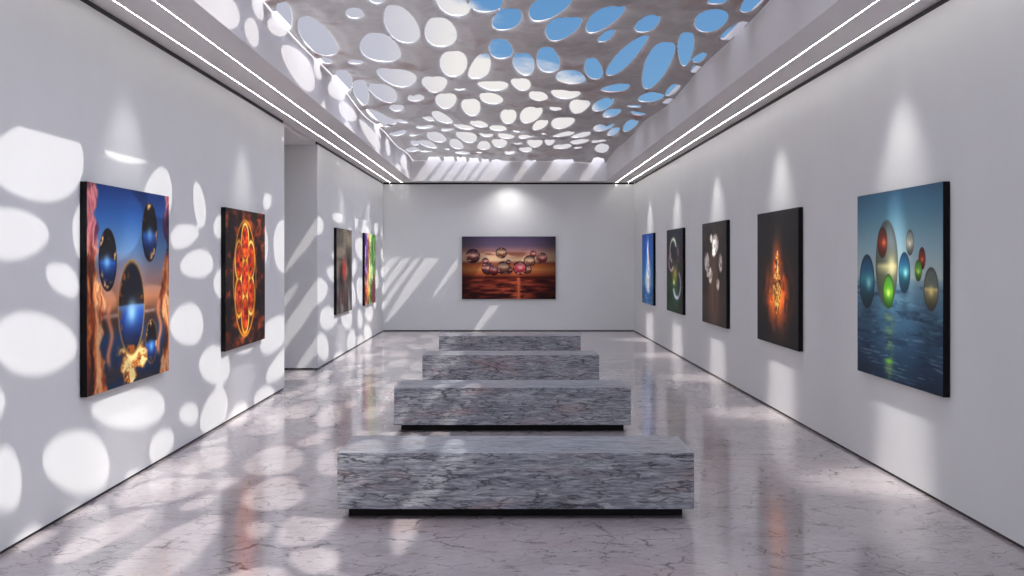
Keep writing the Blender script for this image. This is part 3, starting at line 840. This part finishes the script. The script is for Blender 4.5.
def art_sunset_spheres(u, v):         # end wall
    img = grad(v, [(0, (48, 18, 22)), (0.15, (86, 30, 28)), (0.30, (122, 48, 36)), (0.34, (96, 34, 28)), (0.40, (196, 96, 54)), (0.47, (236, 150, 84)), (0.54, (214, 110, 60)),
                   (0.57, (170, 90, 70)), (0.62, (244, 206, 160)), (0.72, (236, 190, 160)), (0.78, (190, 140, 140)), (0.85, (128, 106, 130)), (1, (92, 82, 112))])
    side = np.abs(u - 0.5) * 2
    img = img * (1 - 0.45 * sm(side, 0.35, 1.1))[..., None]
    n = fbm(u * 7, v * 30, 4)
    img = over(img, (1 - sm(v, 0.30, 0.34)) * sm(n, 0.5, 0.62) * 0.6 * (1 - 0.7 * sm(side, 0.2, 1.0)), (214, 96, 62))
    img = over(img, (1 - sm(v, 0.30, 0.34)) * (1 - sm(n, 0.34, 0.46)) * 0.6, (34, 14, 20))
    img = over(img, np.exp(-((u - 0.605) / 0.018) ** 2) * (1 - sm(v, 0.33, 0.36)) * 0.9, (244, 130, 84))
    img = over(img, np.exp(-((u - 0.60) / 0.07) ** 2) * (1 - sm(v, 0.12, 0.34)) * sm(fbm(u * 14, v * 40, 6), 0.45, 0.6) * 0.9, (226, 112, 72))
    cl = sm(fbm(u * 5, v * 22, 9), 0.5, 0.62)
    img = over(img, cl * np.exp(-((v - 0.72) / 0.05) ** 2) * 0.7 * (1 - sm(np.abs(u - 0.45), 0.15, 0.4)), (150, 70, 50))
    img = over(img, np.exp(-((v - 0.345) / 0.006) ** 2) * 0.7, (50, 18, 18))
    img = over(img, np.exp(-((v - 0.575) / 0.008) ** 2) * sm(side, 0.2, 0.5) * 0.7, (120, 60, 50))
    w, h = 601.0, 401.0
    for cx, cy, r, tone in ((70, 125, 46, 0), (150, 160, 24, 1), (252, 105, 36, 2), (165, 205, 40, 0), (205, 215, 34, 1), (298, 165, 17, 0), (300, 215, 26, 0), (265, 200, 42, 2),
                            (458, 112, 22, 1), (433, 158, 38, 2), (512, 138, 35, 1), (420, 212, 28, 2), (371, 202, 44, 3)):
        body = [[(-1, (40, 20, 26)), (-0.1, (110, 56, 60)), (0.1, (190, 140, 120)), (0.5, (92, 60, 76)), (1, (36, 26, 38))],
                [(-1, (50, 18, 24)), (-0.1, (150, 60, 66)), (0.2, (196, 130, 130)), (1, (50, 30, 44))],
                [(-1, (46, 24, 22)), (-0.1, (150, 96, 74)), (0.15, (226, 190, 150)), (1, (60, 40, 50))],
                [(-1, (80, 24, 34)), (0.0, (206, 60, 84)), (0.3, (214, 110, 120)), (1, (70, 34, 48))]][tone]
        img = ball(img, u, v, (cx / w, 1 - cy / h, r / w, r / h), body, rim=(30, 16, 20), light=(240, 190, 160), lpos=(0.1, 0.05), rimw=0.32, spec=(214, 150, 130))
    return img


def art_ember_figure(u, v):           # second on the right
    img = np.zeros(u.shape + (3,)) + np.array((17.0, 15.0, 17.0))
    img = over(img, 0.5 * sm(fbm(u * 3, v * 3, 1), 0.4, 0.7), (26, 20, 20))
    x, y = (u - 0.515) / 0.34, (v - 0.385) / 0.27
    n = fbm(u * 12, v * 9, 4)
    ang = np.arctan2(y, x)
    ray = 0.75 + 0.45 * (fbm(ang * 3 + 20, np.sqrt(x * x + y * y) * 1.5, 8) - 0.3)
    g = np.exp(-(x * x + y * y) * 1.7) * ray
    img = glow(img, g * 1.3 * (0.55 + 0.9 * sm(n, 0.35, 0.6)), (210, 84, 14))
    img = glow(img, np.exp(-((u - 0.515) / 0.10) ** 2 - ((v - 0.60) / 0.17) ** 2), (110, 38, 6))
    body = ((u - 0.515) / (0.04 + 0.065 * np.exp(-((v - 0.42) / 0.13) ** 2))) ** 2 + ((v - 0.47) / 0.25) ** 4
    m = 1 - sm(body, 0.7, 1.15)
    cell = fbm(u * 40, v * 46, 14)
    c = grad(cell, [(0.34, (40, 16, 8)), (0.46, (140, 66, 20)), (0.56, (220, 140, 56)), (0.7, (244, 214, 130))])
    img = img * (1 - m[..., None]) + c * m[..., None]
    img = over(img, np.exp(-((u - 0.52) / 0.07) ** 2 - ((v - 0.36) / 0.07) ** 2) * 0.6, (255, 190, 60))
    line = sm(n, 0.47, 0.5) * (1 - sm(n, 0.5, 0.53))
    img = over(img, line * np.exp(-(x * x + y * y) * 0.9) * 0.8, (50, 14, 4))
    return img


def art_white_blooms(u, v):           # third on the right
    img = grad(v, [(0, (52, 40, 36)), (0.25, (66, 46, 38)), (0.45, (44, 34, 32)), (1, (46, 40, 38))])
    img = over(img, sm(fbm(u * 6, v * 8, 3), 0.45, 0.7) * 0.4, (86, 66, 56))
    img = over(img, np.exp(-((u - 0.5) / 0.2) ** 2 - ((v - 0.25) / 0.2) ** 2) * 0.4 * sm(fbm(u * 16, v * 5, 9), 0.4, 0.6), (130, 84, 60))
    img = over(img, np.exp(-((u - 0.5) / 0.3) ** 2 - ((v - 0.6) / 0.18) ** 2) * 0.3, (106, 76, 54))
    for k, (cu, cv, a, b) in enumerate(((0.568, 0.787, 0.12, 0.10), (0.398, 0.846, 0.058, 0.05), (0.212, 0.611, 0.10, 0.10), (0.36, 0.478, 0.087, 0.08),
                                        (0.775, 0.603, 0.075, 0.09), (0.677, 0.397, 0.063, 0.06), (0.252, 0.52, 0.08, 0.06), (0.50, 0.70, 0.07, 0.05))):
        x, y = (u - cu) / a, (v - cv) / b
        r = np.sqrt(x * x + y * y) + 0.6 * (fbm(u * 14 + k * 5, v * 14, 20 + k) - 0.5)
        c = grad(fbm(u * 22, v * 26, 30 + k), [(0.3, (130, 112, 96)), (0.5, (206, 200, 190)), (0.7, (246, 244, 240))])
        m = (1 - sm(r, 0.75, 1.15))[..., None]
        img = img * (1 - m) + c * m
    return img


def art_dark_swirl(u, v):             # fourth on the right
    img = grad(v, [(0, (18, 52, 30)), (0.25, (26, 74, 36)), (0.45, (46, 54, 34)), (0.7, (34, 28, 36)), (1, (26, 40, 62))])
    img = over(img, sm(fbm(u * 5, v * 6, 2), 0.45, 0.65) * 0.6, (20, 22, 20))

    def arc(img, cu, cv, a, b, a0, a1, wd, c):
        x, y = (u - cu) / a, (v - cv) / b
        r = np.sqrt(x * x + y * y)
        an = np.degrees(np.arctan2(y, x)) % 360
        m = np.exp(-((r - 1) / wd) ** 2) * ((an > a0) & (an < a1))
        return over(img, m, c)
    img = arc(img, 0.42, 0.74, 0.20, 0.14, 20, 250, 0.16, (196, 208, 184))
    img = arc(img, 0.30, 0.60, 0.15, 0.10, 90, 330, 0.2, (196, 160, 190))
    img = arc(img, 0.66, 0.34, 0.22, 0.16, 200, 359, 0.16, (206, 196, 226))
    img = arc(img, 0.66, 0.34, 0.22, 0.16, 0, 60, 0.16, (180, 170, 214))
    img = over(img, np.exp(-((u - 0.55) / 0.14) ** 2 - ((v - 0.46) / 0.09) ** 2), (120, 118, 50))
    img = over(img, np.exp(-((u - 0.48) / 0.05) ** 2 - ((v - 0.36) / 0.03) ** 2), (236, 226, 150))
    img = over(img, np.exp(-((u - 0.72) / 0.09) ** 2 - ((v - 0.70) / 0.12) ** 2) * sm(fbm(u * 9, v * 14, 7), 0.4, 0.55), (134, 110, 140))
    img = over(img, np.exp(-((u - 0.46) / 0.1) ** 2 - ((v - 0.72) / 0.06) ** 2), (12, 14, 18))
    return img


def art_blue_flame(u, v):             # farthest on the right
    img = grad(v, [(0, (20, 70, 130)), (0.2, (24, 96, 166)), (0.28, (60, 140, 190)), (0.5, (40, 120, 196)), (0.8, (34, 100, 190)), (1, (26, 80, 170))])
    img = over(img, (1 - sm(v, 0.18, 0.24)) * sm(fbm(u * 6, v * 40, 3), 0.45, 0.6) * 0.5, (120, 180, 210))
    w = 0.05 + 0.19 * np.exp(-((v - 0.38) / 0.22) ** 2)
    x = (u - 0.56 - 0.03 * np.sin(v * 14)) / w
    m = np.exp(-x * x * 1.3) * sm(v, 0.12, 0.2) * (1 - sm(v, 0.82, 0.97))
    img = over(img, m, (228, 226, 234))
    n = fbm(u * 14, v * 9, 8)
    img = over(img, m * sm(n, 0.5, 0.62) * 0.8, (220, 140, 120))
    img = over(img, m * (1 - sm(n, 0.34, 0.44)) * 0.6, (70, 120, 170))
    return img


def artwork(name, loc, rz, w, h, fn, label, group, nu, nv):
    """canvas faces local -Y; local x runs to the viewer's right"""
    t = empty(name, loc, label, 'painting', group, rz)
    dep = 0.046
    bm = bmesh.new()
    add_box(bm, -w / 2, w / 2, -dep, 0.0, -h / 2, h / 2, 0.003, 2)
    link('canvas', bm, M_CANVAS, t)
    iw, ih = w - 0.004, h - 0.004
    U, V = np.meshgrid(np.linspace(0, 1, nu), np.linspace(0, 1, nv), indexing='ij')
    co = np.stack([(U - 0.5) * iw, np.full(U.shape, -dep - 0.0012), (V - 0.5) * ih], -1).reshape(-1, 3)
    idx = np.arange(nu * nv).reshape(nu, nv)
    f = np.stack([idx[:-1, :-1], idx[1:, :-1], idx[1:, 1:], idx[:-1, 1:]], -1).reshape(-1, 4)
    me = bpy.data.meshes.new('print')
    me.from_pydata(co.tolist(), [], f.tolist())
    c = np.clip(fn(U, V), 0, 255) / 255.0
    c = np.where(c <= 0.04045, c / 12.92, ((c + 0.055) / 1.055) ** 2.4) * ART_GAIN
    at = me.color_attributes.new('artwork', 'FLOAT_COLOR', 'POINT')
    at.data.foreach_set('color', np.concatenate([np.clip(c, 0, 1).reshape(-1, 3), np.ones((nu * nv, 1))], 1).astype(np.float32).ravel())
    me.materials.append(M_PRINT)
    me.update()
    o = bpy.data.objects.new('print', me)
    COL.objects.link(o)
    o.parent = t
    return t


ART_GAIN = 1.0
ZP = EYE - 0.207
R90 = math.radians(90)
G = 'art canvases on the gallery walls'
for y, fn, lab in ((10.13, art_water_spheres, 'blue canvas of floating glass spheres over rippling water, nearest on right wall'),
                   (14.60, art_ember_figure, 'black canvas with a glowing orange ember figure, second on right wall'),
                   (19.01, art_white_blooms, 'dark brown canvas with white puffy blooms on the right wall'),
                   (23.45, art_dark_swirl, 'dark green canvas with pale swirling rings on the right wall'),
                   (27.90, art_blue_flame, 'bright blue canvas with a white flame shape, farthest on right wall')):
    artwork('painting', (XR - 0.003, y, ZP), -R90, 2.2, 1.47, fn, lab, G, 240 if y < 12 else 150, 360 if y < 12 else 220)
for y, fn, lab in ((10.13, art_glass_drops, 'blue and orange canvas of dark glass drops framed by fire, nearest on left wall'),
                   (14.60, art_seed_ring, 'dark canvas with a gold ring of glowing red cells, second on left wall'),
                   (23.45, art_red_figure, 'grey brown canvas with a red blurred figure beyond the left opening'),
                   (27.90, art_colour_bands, 'multicoloured purple, yellow and green canvas, farthest on left wall')):
    artwork('painting', (XL + 0.003, y, ZP), R90, 2.2, 1.47, fn, lab, G, 240 if y < 12 else 150, 360 if y < 12 else 220)
artwork('painting', (0.066, YB - 0.003, ZP), 0.0, 2.21, 1.475, art_sunset_spheres, 'wide red sunset canvas of glass spheres, centred on the back wall', G, 330, 220)
